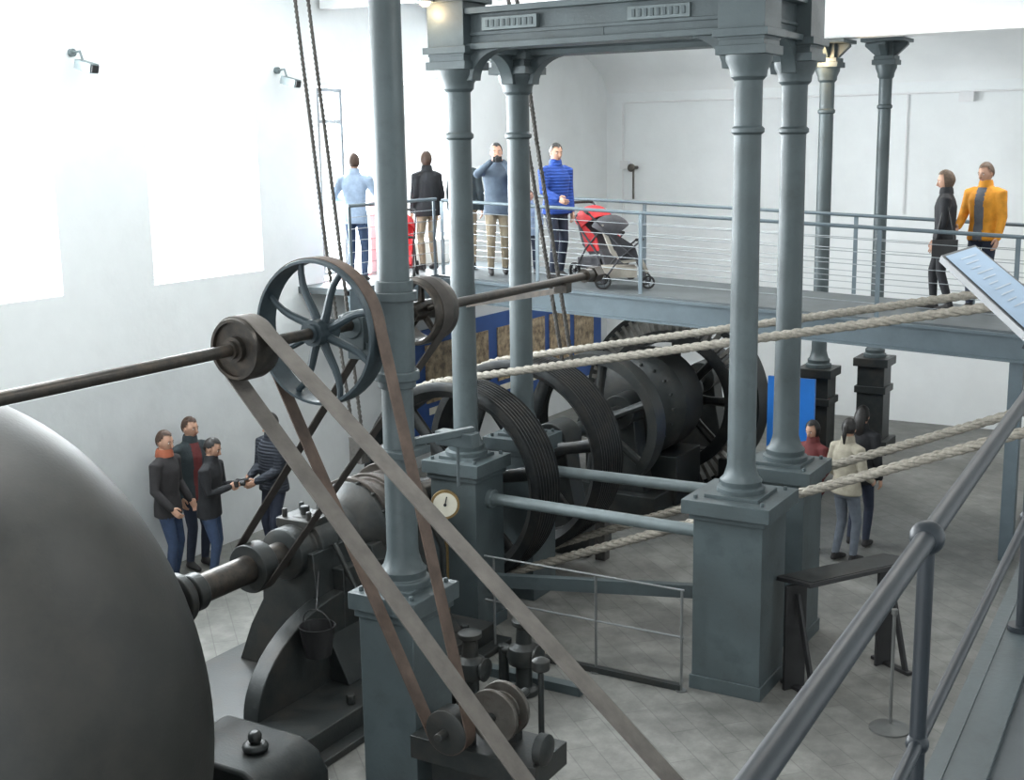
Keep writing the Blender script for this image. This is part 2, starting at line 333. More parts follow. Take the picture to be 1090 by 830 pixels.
g.lathe([(0,.03),(.02,.1),(.08,.1),(.1,.04)],(-3.68,6.45,.86),X3,20,0)
g.cyl((-3.78,6.7,.78),(-3.78,6.7,1.25),.02); g.lathe([(0,.03),(.02,.06),(.08,.06),(.1,.02)],(-3.78,6.7,1.25),Z3,16,0)
g.done('belt_driven_regulator',[M_iron2,M_steel,M_brass],bevel=.004)
# ------------------------------------------------------------ big housing, lower left
g=G(); yc,hw,RR=4.38,1.2,1.97; pr=[]
for i in range(49):
    u=-cos(pi*i/48); pr.append((yc+hw*u,max(.05,RR*(1-abs(u)**2.4)**(1/2.4))))
g.lathe(pr,(AX,0,AZ),Y3,96)
me=g.mesh('flywheel_housing'); bm=bmesh.new(); bm.from_mesh(me)
bmesh.ops.bisect_plane(bm,geom=bm.verts[:]+bm.edges[:]+bm.faces[:],plane_co=(0,0,.002),plane_no=(0,0,1),clear_inner=True)
bmesh.ops.recalc_face_normals(bm,faces=bm.faces); bm.to_mesh(me); bm.free()
me.materials.append(M_hous); me.polygons.foreach_set('use_smooth',[True]*len(me.polygons))
ob=bpy.data.objects.new('flywheel_housing',me); bpy.context.collection.objects.link(ob)
g=G(); g.lathe([(0,.12),(.02,.15),(.08,.15),(.12,.1),(.13,.02)],(-6.25,4.45,3.15),Z3,24); g.done('inspection_cap',[M_steel])
g=G(); poly=[(-.5,0),(.42,0),(.42,.42),(.34,.55),(.2,.62),(-.5,.62)]
g.prism(poly,(-5.62,5.95,0),X3,Z3,.62); g.box((-5.85,5.95,.1),(.9,.9,.2)); g.cyl((-5.55,5.92,.62),(-5.55,5.92,.68),.09,n=24,mi=0); g.cyl((-5.55,5.92,.68),(-5.55,5.92,.76),.055,n=6,mi=0)
g.done('bearing_foundation_foot',[M_iron2],bevel=.03)
# ------------------------------------------------------------ engine along main shaft
M_brownc=grimy('brown_casting',(.065,.055,.046),(.03,.028,.025),.38,.3,4,.6)
g=G()
g.cyl((AX,5.2,AZ),(AX,10.2,AZ),.115,mi=1,n=32)
for y,r,w in((6.35,.2,.07),(6.47,.2,.07),(6.62,.15,.1)): g.cyl((AX,y,AZ),(AX,y+w,AZ),r,n=32)
g.lathe([(-.08,.10),(-.08,.2),(.08,.2),(.08,.10)],(AX,7.36,AZ),Y3,36)
by=8.02
g.prism([(-.6,0),(.6,0),(.42,.35),(.30,.6),(.27,AZ-.2),(-.27,AZ-.2),(-.30,.6),(-.45,.35)],(AX,by,.22),X3,Z3,.5)
g.lathe([(-.34,.17),(-.32,.22),(-.12,.22),(-.1,.27),(.1,.27),(.12,.22),(.32,.22),(.34,.17)],(AX,by,AZ),Y3,36)
g.box((AX,by,AZ+.22),(.36,.34,.08)); 
for s in(-1,1):
    for t in(-1,1): g.cyl((AX+s*.13,by+t*.11,AZ+.25),(AX+s*.13,by+t*.11,AZ+.33),.025,n=6)
g.cyl((AX,by,AZ+.25),(AX,by,AZ+.34),.04,n=16)
g.lathe([(0,.20),(.05,.27),(.20,.32),(.26,.40),(.32,.40)],(AX,8.36,AZ),Y3,48)
g.lathe([(0,.38),(.0,.43),(.06,.43),(.06,.37),(.26,.37),(.26,.41),(.32,.41),(.32,.37),(.52,.37),(.52,.45),(.6,.45),(.62,.3)],(AX,8.66,AZ),Y3,56,3)
for i in range(14):
    a=2*pi*i/14; g.cyl((AX+.405*cos(a),8.62,AZ+.405*sin(a)),(AX+.405*cos(a),8.74,AZ+.405*sin(a)),.016,n=6)
g.prism([(-.7,0),(.75,0),(.6,.2),(.42,.7),(.36,.98),(-.36,.98),(-.45,.5)],(AX,8.85,.22),X3,Z3,.8)
qp=[(0,0),(1.5,0)]+[(1.5*cos(t*pi/24),.92*sin(t*pi/24)) for t in range(1,13)]
g.prism(qp,(AX+.32,8.0,.2),Y3,Z3,.16); g.prism(qp,(AX-.32,8.0,.2),Y3,Z3,.16)
qn=[(-a,b) for a,b in qp]; g.prism([(a*.75,b*.8) for a,b in qn],(AX+.32,8.0,.2),Y3,Z3,.16)
g.box((AX+.05,8.0,.11),(1.75,3.1,.22)); g.box((AX+.05,8.0,.03),(2.0,3.3,.06))
for y in(6.7,7.5,8.4,9.2): g.cyl((AX+.82,y,.22),(AX+.82,y,.3),.04,n=6)
g.sweep([(AX+.3,by,AZ+.05),(AX+.55,by,.9),(AX+.55,8.2,.5),(AX+.6,8.5,.25)],.022,10)
g.sweep([(AX+.3,8.9,AZ+.30),(AX+.5,9.0,AZ+.25),(AX+.6,9.2,1.0),(AX+.6,9.2,.22)],.03,10)
g.cyl((AX+.35,8.6,1.0),(AX+.62,8.6,.95),.05,n=16); g.lathe([(0,.03),(.01,.09),(.03,.09),(.05,.02)],(AX+.6,8.6,.95),X3,20)
g.done('steam_engine_bed',[M_iron2,M_shaft,M_brass,M_brownc],bevel=.008)
g=G(); gd=V((.55,-.83,.1)).normalized(); gc=V((-6.33,9.45,1.33))
g.cyl(gc,gc+gd*.05,.135,n=32); g.cyl(gc+gd*.05,gc+gd*.056,.112,n=32,mi=1); g.bar(gc+gd*.06,gc+gd*.06+V((.02,0,.08)),.008,.008,2); g.cyl((-6.36,9.50,.0),(-6.36,9.50,1.3),.02)
g.cyl(gc+gd*.06,gc+gd*.066,.015,n=12,mi=2)
g.done('pressure_gauge',[M_brass,M_cream,M_black])
g=G(); bc=V((-6.25,7.45,.60))
g.lathe([(0,.10),(0,.105),(.24,.145),(.25,.15),(.25,.138),(.01,.09)],bc,Z3,28); 
g.sweep([bc+V((.143*cos(t*pi/10),0,.25+.13*sin(t*pi/10))) for t in range(11)],.006,6)
g.sweep([bc+V((0,0,.38)),(AX+.3,7.8,1.15)],.008,6)
g.done('oil_bucket',[M_black])
def rope_pulley(name,y,r,w,ng,nsp=6,rim=.16):
    g=G(); p=[];k=ng
    for i in range(k):
        a=-w/2+w*i/k; b=w/k
        p+=[(a+b*.08,r),(a+b*.3,r-.045),(a+b*.6,r-.045),(a+b*.88,r)]
    p=[(-w/2,r-.01)]+p+[(w/2,r-.01),(w/2,r-rim*.5),(w*.3,r-rim),(-w*.3,r-rim),(-w/2,r-rim*.5)]
    g.lathe(p,(AX,y,AZ-.02),Y3,80,0,closed=True)
    g.cyl((AX,y-w*.6,AZ-.02),(AX,y+w*.6,AZ-.02),.2,n=32)
    for i in range(nsp):
        a=2*pi*i/nsp+.2; g.sweep([(AX+q*cos(a),y,AZ-.02+q*sin(a)) for q in (.15,r*.5,r-rim*.8)],[.085,.065,.075],12,asp=.6,side=(-sin(a),0,cos(a)))
    return g.done(name,[M_iron],ang=25)
rope_pulley('grooved_rope_pulley',10.43,1.04,.44,8)
rope_pulley('grooved_rope_pulley',11.75,1.07,.55,10)
g=G(); r=.86;y=13.5
g.lathe([(-.13,r),(.13,r),(.13,r-.12),(-.13,r-.12)],(AX,y,AZ-.02),Y3,72,0,closed=True); g.cyl((AX,y-.2,AZ-.02),(AX,y+.2,AZ-.02),.16,n=32)
for i in range(6):
    a=pi*i/3+.4; g.sweep([(AX+q*cos(a),y,AZ-.02+q*sin(a)) for q in (.1,.4,r-.08)],[.075,.05,.06],10)
g.done('spoked_flywheel',[M_iron2])
g=G(); g.cyl((AX,10.1,AZ-.02),(AX,17.3,AZ-.02),.09,n=28)
for y in(12.5,14.3,17.0):
    g.prism([(-.4,0),(.4,0),(.24,.8),(.2,1.15),(-.2,1.15),(-.24,.8)],(AX,y,0),X3,Z3,.3); g.cyl((AX,y-.2,AZ-.02),(AX,y+.2,AZ-.02),.22,n=28)
    g.box((AX,y,.12),(1.1,.6,.24))
g.done('main_shaft_bearings',[M_iron2],bevel=.01)
g=G(); g.lathe([(0,.2),(.02,.5),(.08,.62),(.16,.68),(.70,.68),(.78,.62),(.84,.5),(.86,.2)],(AX,14.55,AZ-.02),Y3,64)
for a in range(18):
    t=2*pi*a/18; g.cyl((AX+.55*cos(t),14.56,AZ-.02+.55*sin(t)),(AX+.55*cos(t),14.68,AZ-.02+.55*sin(t)),.022,n=6)
g.box((AX,14.98,.32),(1.2,.8,.64)); g.done('generator_drum',[M_iron2],bevel=.008)
# toothed generator ring
g=G(); R1=1.27; cz=1.12; y=15.95; M_tooth=mat('ring_teeth',(.22,.21,.19),.35,.6,.2,8)
g.lathe([(-.2,R1),(.2,R1),(.2,R1-.09),(-.2,R1-.09)],(AX,y,cz),Y3,96,0,closed=True)
g.lathe([(-.26,R1-.30),(.1,R1-.30),(.1,R1-.46),(-.26,R1-.46)],(AX,y,cz),Y3,96,0,closed=True)
for i in range(60):
    a=2*pi*i/60
    Rm=Matrix.Rotation(-a,3,'Y'); 
    g.box((AX+(R1-.19)*cos(a),y-.16,cz+(R1-.19)*sin(a)),(.26,.14,.05),1,Rm=Rm)
for i in range(8):
    a=pi*i/4; g.sweep([(AX+q*cos(a),y,cz+q*sin(a)) for q in (.15,.5,R1-.42)],[.09,.06,.07],10)
g.cyl((AX,y-.25,cz+.1),(AX,y+.25,cz+.1),.3,n=40)
for s in(-1,1): g.box((AX+s*1.0,y,.2),(.5,.6,.4))
g.done('alternator_ring',[M_iron,M_tooth])
# ------------------------------------------------------------ ropes
def rope_run(name,y,r1,R):
    g=G(); lp=loop2((AX,AZ-.02),r1,(.9,3.56),.25,30); pts=[(a,y,b) for a,b in lp]; pts.append(pts[0])
    twist(g,pts,R); return g.done(name,[M_rope],ang=60)
for y in (10.32,10.45): rope_run('drive_rope',y,1.03,.035)
for y in (11.60,11.74): rope_run('drive_rope',y,1.06,.035)
g=G(); 
for y in (10.38,11.67):
    g.lathe([(-.2,.25),(-.1,.22),(0,.25),(.1,.22),(.2,.25)],(.9,y,3.56),Y3,40); 
g.cyl((.9,10,3.56),(.9,12,3.56),.06); 
for y in (10.05,11.0,12.0): g.box((.9,y,1.78),(.16,.1,3.56))
g.done('rope_tension_sheave',[M_iron2])
g=G()
twist(g,[(-7.56,9.05,6.4),(-7.28,9.05,3.7),(-7.05,9.05,1.95)],.019,.14); twist(g,[(-7.42,9.05,6.4),(-7.12,9.05,3.7),(-6.95,9.05,1.95)],.019,.14)
g.box((-7.0,9.05,1.86),(.14,.1,.24)); g.done('hoist_rope',[M_roped],ang=60)
g=G()
twist(g,[(-7.25,12.25,6.4),(-7.0,12.25,4.6),(-6.55,12.25,2.0),(-6.15,12.25,1.2)],.026,.16); twist(g,[(-7.15,12.25,6.4),(-6.88,12.25,4.6),(-6.43,12.25,2.0),(-6.05,12.25,1.2)],.026,.16)
g.box((-6.1,12.25,.6),(.12,.12,1.2)); g.done('hoist_rope',[M_roped],ang=60)
# ------------------------------------------------------------ bridge
def dz(x): return 2.90-.044*(x+10)
YN,YF=14.2,16.0
g=G(); xa,xb=XW+.02,XR-.02
g.bar((xa,(YN+YF)/2,dz(xa)-.03),(xb,(YN+YF)/2,dz(xb)-.03),YF-YN,.06,0)
for y in(YN,YF):
    for o,h,w in((-.04,.03,.12),(-.17,.28,.03),(-.31,.03,.12)): g.bar((xa,y,dz(xa)+o),(xb,y,dz(xb)+o),w,h,1)
x=xa+.5
while x<xb: g.bar((x,YN,dz(x)-.15),(x,YF,dz(x)-.15),.08,.14,1); x+=1.2
for x in (-9.2,-2.15,1.5):
    for y in (YN+.1,YF-.1): g.box((x,y,(dz(x)-.3)/2),(.14,.14,dz(x)-.3),1)
g.box(((XW-9.5)/2,13.2,dz(-9.9)-.04),(.8,1.95,.08),0); g.box((-9.52,13.2,dz(-9.9)-.15),(.05,1.95,.26),1)
g.done('footbridge_deck',[M_deck,M_dk])
def railing(name,y,x0,x1):
    g=G(); x=x0
    g.sweep([(x0,y,dz(x0)+1.0),(x1,y,dz(x1)+1.0)],.022,12)
    while x<=x1+.01:
        g.box((x,y,dz(x)+.5),(.05,.015,.98)); x+=1.45
    for h in (.16,.30,.44,.58,.72,.86): g.sweep([(x0,y,dz(x0)+h),(x1,y,dz(x1)+h)],.005,6,1)
    return g.done(name,[M_dk,M_alu])
railing('bridge_railing',YN+.02,-9.45,3.4); railing('bridge_railing',YF-.02,-10.2,3.4)
g=G(); z=dz(-9.9)
g.sweep([(-9.5,12.25,z+1.0),(-9.5,14.15,z+1.0)],.022,10)
for y in (12.28,13.2,14.1): g.box((-9.5,y,z+.5),(.015,.05,1.0))
for h in (.16,.30,.44,.58,.72,.86): g.sweep([(-9.5,12.25,z+h),(-9.5,14.15,z+h)],.005,6,1)
g.done('landing_railing',[M_dk,M_alu])
g=G(); g.box((XW+.06,17.4,1.25),(.04,6.2,1.5),0)
for i,y in enumerate((15.2,16.2,17.2,18.0,18.9,19.8)): 
    g.box((XW+.09,y,1.35),(.02,.72,.85),1); g.box((XW+.095,y,.80),(.015,.6,.1),2)
g.done('history_photo_panels',[M_blue,M_sepia,M_cream])
g=G(); g.box((-5.05,15.6,.95),(.62,.05,1.3)); g.box((-5.05,15.6,.17),(.5,.04,.3),1); g.box((-5.05,15.6,.02),(.7,.4,.04),1); g.done('blue_display_board',[M_blueb,M_black])
g=G()
for x in (-5.8,-4.76,-3.95): g.cyl((x,9.43,0),(x,9.43,.9),.012,n=10); g.cyl((x,9.43,0),(x,9.43,.01),.05,n=16)
for z in (.9,.48): g.sweep([(-5.9,9.43,z),(-3.93,9.43,z)],.010,8)
g.box((-4.9,9.43,.03),(1.9,.06,.05),1); g.done('low_barrier_rail',[mat('barrier_grey',(.2,.21,.21),.4,.6,.1,6),M_iron2])
g=G(); g.box((-5.15,8.95,.04),(1.0,.1,.08)); g.bar((-6.0,9.75,.55),(-3.95,10.25,.62),.08,.12); g.done('pit_kerb',[M_slate])
g=G()
for x,y in((-5.35,8.3),(-5.1,8.75)):
    g.lathe([(0,.12),(.05,.12),(.07,.07),(.25,.07),(.28,.13),(.34,.15),(.42,.13),(.46,.07),(.6,.06),(.62,.1),(.66,.1),(.68,.02)],(x,y,0),Z3,24)
    g.lathe([(0,.03),(.0,.09),(.03,.1),(.05,.03)],(x+.12,y,.36),X3,20); g.cyl((x-.2,y,.36),(x+.14,y,.36),.05,n=16)
    g.cyl((x-.2,y,.0),(x-.2,y,.4),.045,n=16)
g.sweep([(-5.6,8.3,.36),(-6.0,8.3,.36)],.05,12); g.done('steam_valve',[M_iron2],bevel=.004)
# ------------------------------------------------------------ lectern + stanchion
g=G(); a=V((-3.12,9.85,0)); b=V((-2.5,10.85,0)); d=(b-a).normalized(); nrm=V((-d.y,d.x,0))
for p in(a.lerp(b,.06),a.lerp(b,.94)):
    g.bar(p+nrm*.06,p+nrm*.06+Z3*.93,.22,.03,0,up=nrm); g.bar(p-nrm*.2+Z3*.0,p+nrm*.04+Z3*.85,.05,.03,0,up=d); g.bar(p-nrm*.25+Z3*.015,p+nrm*.2+Z3*.015,.06,.03)
mid=a.lerp(b,.5)+Z3*.98
Rm=Matrix((d,nrm,Z3)).transposed()@Matrix.Rotation(rad(-8),3,'X')
g.box(mid,((b-a).length*1.04,.44,.035),0,Rm=Rm); g.box(mid+Rm@V((0,0,.02)),((b-a).length*.96,.38,.006),1,Rm=Rm)
g.done('information_lectern',[M_black,M_iron2],bevel=.004)
g=G(); g.lathe([(0,.16),(.015,.16),(.03,.05),(.05,.014),(.95,.014),(.96,.025),(1.0,.025)],(-2.22,9.55,0),Z3,32); g.done('barrier_stanchion',[mat('stanchion_grey',(.16,.165,.16),.4,.5,.1,6)])
# ------------------------------------------------------------ foreground walkway
RX=-.48
MW=Matrix.Translation((RX,0,0))@Matrix.Rotation(rad(1.9),4,'Z')
g=G(); g.box((1.40,3.0,2.79),(2.94,9.8,.06),1); g.box((-.075,3.0,2.72),(.05,9.8,.26)); g.box((-.02,3.0,2.835),(.16,9.8,.02))
for y in(-1,3.5,7.6): g.box((.1,y,1.33),(.12,.12,2.66)); g.box((2.6,y,1.33),(.12,.12,2.66))
g.done('walkway_platform',[M_slate,M_deck],M=MW)
g=G()
g.sweep([(0,-1.8,3.75),(0,7.8,3.75)],.0225,20); g.sweep([(0,-1.8,3.27),(0,7.8,3.27)],.015,16)
for y in(-1.16,.78,2.72,4.66,6.6):
    g.cyl((0,y,2.845),(0,y,3.75),.018,n=20); g.sphere((0,y,3.75),.038,24); g.sphere((0,y,3.27),.026,20); g.cyl((0,y,2.845),(0,y,2.865),.045,n=20)
g.done('walkway_handrail',[M_rail],M=MW)
g=G(); p1=V((-1.30,6.2,4.05));p2=V((-.75,5.2,3.84));p4=V((-1.25,6.75,4.06));p3=p2+(p4-p1)
ex=(p2-p1).normalized(); ey=(p4-p1); nn=ex.cross(ey).normalized(); nn=nn if nn.z>0 else -nn; t=nn*.03
g.add([p1,p2,p3,p4,p1-t,p2-t,p3-t,p4-t],[(0,1,2,3),(4,5,6,7),(0,1,5,4),(1,2,6,5),(2,3,7,6),(3,0,4,7)],0)
def onp(u,v): return p1+(p2-p1)*u+(p4-p1)*v
q=[onp(.03,.06),onp(.97,.06),onp(.97,.94),onp(.03,.94)]; g.add([k+nn*.003 for k in q],[(0,1,2,3)],1)
for i in range(10):
    u=.12+.07*i; q=[onp(u,.3),onp(u+.012,.3),onp(u+.012,.75-.1*(i%3)),onp(u,.75-.1*(i%3))]; g.add([k+nn*.005 for k in q],[(0,1,2,3)],2)
g.bar(p2-t*1.2,(-.655,5.2,3.76),.04,.03); g.bar(onp(.6,.5)-t,(-.675,5.9,3.75),.04,.03)
g.done('information_sign',[M_rail,mat('sign_face',(.30,.42,.56),.5,0,.05,5),mat('sign_print',(.5,.56,.62),.5)])
# ------------------------------------------------------------ wall fixtures
def camera_fix(name,y,z):
    g=G(); x=XW+.005; k=.75
    g.cyl((x,y,z+.1),(x+.04,y,z+.1),.04,n=16); g.sweep([(x+.04,y,z+.1),(x+.13,y,z+.11),(x+.17,y,z)],.012,8)
    Rm=Matrix.Rotation(rad(15),3,'Y'); g.box((x+.23,y-.02,z-.04),(.3*k,.14*k,.12*k),0,Rm=Rm); g.box((x+.35,y-.02,z-.072),(.012,.11*k,.09*k),1,Rm=Rm)
    g.done(name,[M_slate2,M_black])
camera_fix('security_camera',8.95,5.45); camera_fix('security_camera',12.0,5.40)
def spot(x,y,z,e,top):
    g=G(); g.cyl((x,y,top),(x,y,z+.1),.012,n=10); g.lathe([(0,.03),(.05,.06),(.13,.075),(.13,.065)],(x,y,z+.1),-Z3,20); g.sphere((x,y,z-.02),.05,16,1)
    g.done('ceiling_spotlight',[M_alu,M_bulb])
    l=bpy.data.lights.new('spotlight_glow','POINT'); l.energy=e; l.color=(1,.7,.4); l.shadow_soft_size=.06; o=bpy.data.objects.new('spotlight_glow',l); o.location=(x,y,z-.12); bpy.context.collection.objects.link(o)
spot(-5.32,17.12,5.78,16,5.95); spot(-6.5,9.6,5.86,5,ZT)
# ------------------------------------------------------------ people
SKIN=mat('skin',(.50,.29,.20),.55,0,.06,20); HB=mat('hair_brown',(.055,.028,.016),.6,0,.3,40); HK=mat('hair_black',(.012,.010,.009),.5,0,.3,40); HG=mat('hair_grey_brown',(.12,.08,.055),.6,0,.3,40)
EYE=mat('eye_white',(.7,.7,.68),.3,0,0,5); LIP=mat('lips',(.36,.13,.11),.5,0,.05,10)
def cloth(n,c,wave=None): return mat(n,c,.8,0,.15,10,.3,60,wave=wave)
C_navy=cloth('navy_puffer',(.020,.025,.036),9); C_black=cloth('black_jacket',(.014,.015,.018)); C_jean=cloth('jeans',(.035,.06,.12)); C_dj=cloth('dark_jeans',(.02,.027,.048)); C_khaki=cloth('khaki_trousers',(.28,.23,.16))
C_blue=cloth('blue_puffer',(.015,.06,.30),8); C_teal=cloth('dark_teal_jacket',(.025,.037,.042)); C_grey=cloth('grey_blue_shirt',(.09,.12,.16)); C_or=cloth('orange_jacket',(.65,.27,.02)); C_cream=cloth('cream_jacket',(.36,.33,.26)); C_redj=cloth('dark_red_jacket',(.13,.025,.025)); C_lb=cloth('light_blue_top',(.30,.38,.5)); C_gj=cloth('grey_jeans',(.13,.15,.18)); C_shoe=cloth('shoe',(.03,.028,.028)); C_shirt=cloth('grey_shirt',(.12,.13,.15)); C_sc=cloth('orange_scarf',(.34,.10,.05)); C_grj=cloth('charcoal_jacket',(.03,.028,.03)); C_sneak=cloth('light_trainers',(.25,.24,.22))
def ik(s,w,l1,l2,pole):
    s=V(s);w=V(w);d=w-s;L=min(d.length,(l1+l2)*.985);dn=d.normalized();w=s+dn*L
    a=(l1*l1-l2*l2+L*L)/(2*L);h=math.sqrt(max(1e-6,l1*l1-a*a));p=V(pole);p=(p-dn*p.dot(dn)).normalized();return s+dn*a+p*h,w
def person(name,loc,ang,h=1.72,jacket=C_black,pants=C_jean,hair='short',hairm=HK,wl=(-.24,.05,.82),wr=(.24,.05,.82),stance=.0,puff=1.0,hem=.80,head=(0,0),shirt=None,prop=None,lean=0,female=False,curl=.5,shoe=C_shoe,collar=None):
    s=h/1.72; root=bpy.data.objects.new(name,None); bpy.context.collection.objects.link(root)
    root.location=loc; root.rotation_euler=(0,0,rad(ang)); root.scale=(s,s,s)
    sw=.165 if female else .185; p=puff
    g=G()
    def ly(z): return lean*(z-.9)
    hipw=.18 if female else .165
    R=[(0,0,hem,hipw*p*1.04,.128*p),(0,0,.92,hipw*p,.125*p),(0,ly(1.04),1.04,.148*p,.11*p),(0,ly(1.18),1.18,.158*p,.118*p),(0,ly(1.3),1.30,sw*.95*p,.122*p),(0,ly(1.38),1.385,sw*.98,.10*p),(0,ly(1.44),1.44,sw*.70,.085),(0,ly(1.48),1.485,.075,.070),(0,ly(1.5),1.52,.058,.058),(0,ly(1.56)+.01,1.58,.052,.055)]
    g.loft(R,24)
    g.loft([(0,0,.80,hipw*.92,.11),(0,0,.95,hipw*.9,.108)],20)
    bones_leg=[]
    for sd in(-1,1):
        st=stance*sd
        hip=V((sd*.085,0,.90)); an=V((sd*.10,st,.085)); kn=ik(hip,an,.42,.41,(0,1,0))[0]
        g.sweep([hip,hip.lerp(kn,.35),kn,kn.lerp(an,.35),an],[.088,.08,.06,.057,.045],14,rnd=True)
        g.sweep([an+V((0,-.035,-.045)),an+V((0,.05,-.035)),an+V((0,.13,-.052)),an+V((0,.17,-.058))],[.036,.042,.034,.026],12,rnd=True)
        bones_leg.append((hip,kn,an))
    arms=[]
    for sd,w in((-1,wl),(1,wr)):
        shp=V((sd*sw,ly(1.40),1.395)); e,w2=ik(shp,V(w),.285,.25,V((sd*.5,-.7,-.5)))
        g.sweep([shp+V((-sd*.05,0,.0)),shp+V((sd*.012,0,-.01)),shp.lerp(e,.5),e,e.lerp(w2,.5),w2],[.06*p,.066*p,.056*p,.049*p,.044*p,.036*p],14,rnd=True)
        arms.append((shp,e,w2))
    me=g.mesh('tmp'); to=bpy.data.objects.new('tmp',me); bpy.context.collection.objects.link(to)
    r=to.modifiers.new('r','REMESH'); r.mode='VOXEL'; r.voxel_size=.0135; r.use_smooth_shade=True
    sm=to.modifiers.new('s','SMOOTH'); sm.factor=.5; sm.iterations=4
    bpy.context.view_layer.update(); dg=bpy.context.evaluated_depsgraph_get(); bme=bpy.data.meshes.new_from_object(to.evaluated_get(dg)); bpy.data.objects.remove(to)
    bme.name='body'
    mats=[jacket,pants,shoe,SKIN,shirt or jacket]
    bme.materials.clear()
    for m in mats: bme.materials.append(m)
    n=len(bme.polygons); c=np.empty(n*3); bme.polygons.foreach_get('center',c); c=c.reshape(-1,3)
    def dseg(a,b):
        a=np.array(a);b=np.array(b);ab=b-a;t=np.clip(((c-a)@ab)/(ab@ab),0,1);return np.linalg.norm(c-(a+t[:,None]*ab),axis=1)
    da=np.min([dseg(x,y) for q in arms for x,y in((q[0],q[1]),(q[1],q[2]))],axis=0); dl=np.min([dseg(x,y) for q in bones_leg for x,y in((q[0],q[1]),(q[1],q[2]))],axis=0)
    idx=np.zeros(n,int); idx[(c[:,2]<hem-.002)&(dl<da)]=1; idx[(c[:,2]<.095)&(dl<da+.1)]=2
    neck=(c[:,2]>1.50)&(np.hypot(c[:,0],c[:,1]-ly(1.5))<.09); idx[neck]=3
    if shirt: idx[(np.abs(c[:,0])<.055)&(c[:,1]>.05)&(c[:,2]>hem)&(c[:,2]<1.52)&(da>.07)]=4
    bme.polygons.foreach_set('material_index',idx.astype(np.int32)); bme.polygons.foreach_set('use_smooth',[True]*n); bme.update()
    bo=bpy.data.objects.new('body',bme); bpy.context.collection.objects.link(bo); bo.parent=root
    g=G(); k=1.15 if collar else 1
    g.lathe([(-.03,.088*k),(.03,.080*k),(.055,.070*k),(.05,.062),(0,.066)],(0,ly(1.5),1.485),Z3,24,0,closed=True); g.done('collar',[collar or jacket],parent=root)
    HM=Matrix.Translation((0,ly(1.6)+.015,1.615))@Matrix.Rotation(rad(head[0]),4,'Z')@Matrix.Rotation(rad(head[1]),4,'X')
    g=G(); n1,m1=24,18
    def hv(th,ph,k=1.0):
        x=sin(th)*cos(ph);y=sin(th)*sin(ph);z=cos(th)
        nx=.076*x*(1-.28*max(0,-z)**1.2); ny=.096*y; nz=.115*z
        if z<0 and y>0: ny*=(1-.10*(-z)); ny+=.012*(-z)
        if z<-.2 and y<0: ny*=1-.35*(-z-.2)
        return V((nx*k,ny*k,nz*k))
    vs=[hv(pi*j/m1,2*pi*i/n1) for j in range(m1+1) for i in range(n1)]
    g.add(vs,[(j*n1+i,j*n1+(i+1)%n1,(j+1)*n1+(i+1)%n1,(j+1)*n1+i) for j in range(m1) for i in range(n1)],0)
    g.sweep([(0,.09,.012),(0,.101,-.01),(0,.112,-.03),(0,.10,-.038)],[.008,.010,.014,.010],10,0,rnd=True)
    for sd in(-1,1):
        g.sphere((sd*.03,.083,.006),(.0135,.008,.007),12,2); g.sphere((sd*.03,.089,.006),(.006,.004,.006),10,1)
        g.sweep([(sd*.015,.092,.024),(sd*.03,.091,.029),(sd*.046,.082,.023)],.0038,6,1)
        g.sphere((sd*.076,-.005,-.005),(.008,.018,.028),12,0)
    g.sweep([(-.022,.087,-.057),(0,.093,-.054),(.022,.087,-.057)],[.004,.006,.004],8,3,rnd=True)
    kh=1.11 if hair!='bob' else 1.17; n2,m2=32,26
    def keep(th,ph):
        z=cos(th);y=sin(th)*sin(ph)
        if hair=='short': return z>.60+.12*abs(cos(ph)) or (y<.30 and z>.12 and y<.10+.5*(z)) or (y<.0 and z>-.05) or (y<-.35 and z>-.42)
        if hair=='bob': return z>.62 or (y<.32 and z>-.75)
        return z>.60 or (y<.12 and z>-.5)
    vv=[hv(pi*j/m2,2*pi*i/n2,kh)+V((0,-.006,.006)) for j in range(m2+1) for i in range(n2)]
    fs=[(j*n2+i,j*n2+(i+1)%n2,(j+1)*n2+(i+1)%n2,(j+1)*n2+i) for j in range(m2) for i in range(n2) if keep(pi*(j+.5)/m2,2*pi*(i+.5)/n2)]
    g.add(vv,fs,1)
    if hair=='long':
        g.sweep([(0,-.07,.02),(0,-.10,-.06),(0,-.10,-.16),(0,-.085,-.26)],[.075,.078,.065,.04],14,1,rnd=True,asp=.55,side=(1,0,0))
    if hair=='tail':
        g.sweep([(0,-.10,.03),(0,-.135,0),(0,-.14,-.08),(0,-.12,-.17)],[.025,.03,.028,.012],10,1,rnd=True)
    ho=g.done('head',[SKIN,hairm,EYE,LIP],parent=root,ang=80,recalc=False); ho.matrix_local=HM
    for sd,(shp,e,w2) in zip((-1,1),arms):
        g=G(); d=(w2-e).normalized(); inward=V((-sd,0,0)) if abs(d.x)<.7 else V((0,0,-1))
        pn=(inward-d*inward.dot(d)).normalized(); sdv=d.cross(pn).normalized()
        if sdv.dot(V((0,1,.3)))<0: sdv=-sdv
        b0=w2-d*.02
        g.sweep([b0,w2+d*.02,w2+d*.055,w2+d*.088],[.026,.034,.041,.036],12,0,rnd=True,asp=.42,side=sdv)
        for k in range(4):
            off=sdv*(.030-.0195*k); L=(.068,.078,.072,.056)[k]; st=w2+d*.088+off; q=[st-d*.015]
            a=0; pp=st
            for t in(.45,.32,.23):
                a+=curl*.75; q.append(pp.copy()); pp=pp+(d*cos(a*.8)+pn*sin(a*.8))*L*t
            q.append(pp); g.sweep(q,[.0095,.0098,.009,.0085,.007],8,0,rnd=True)
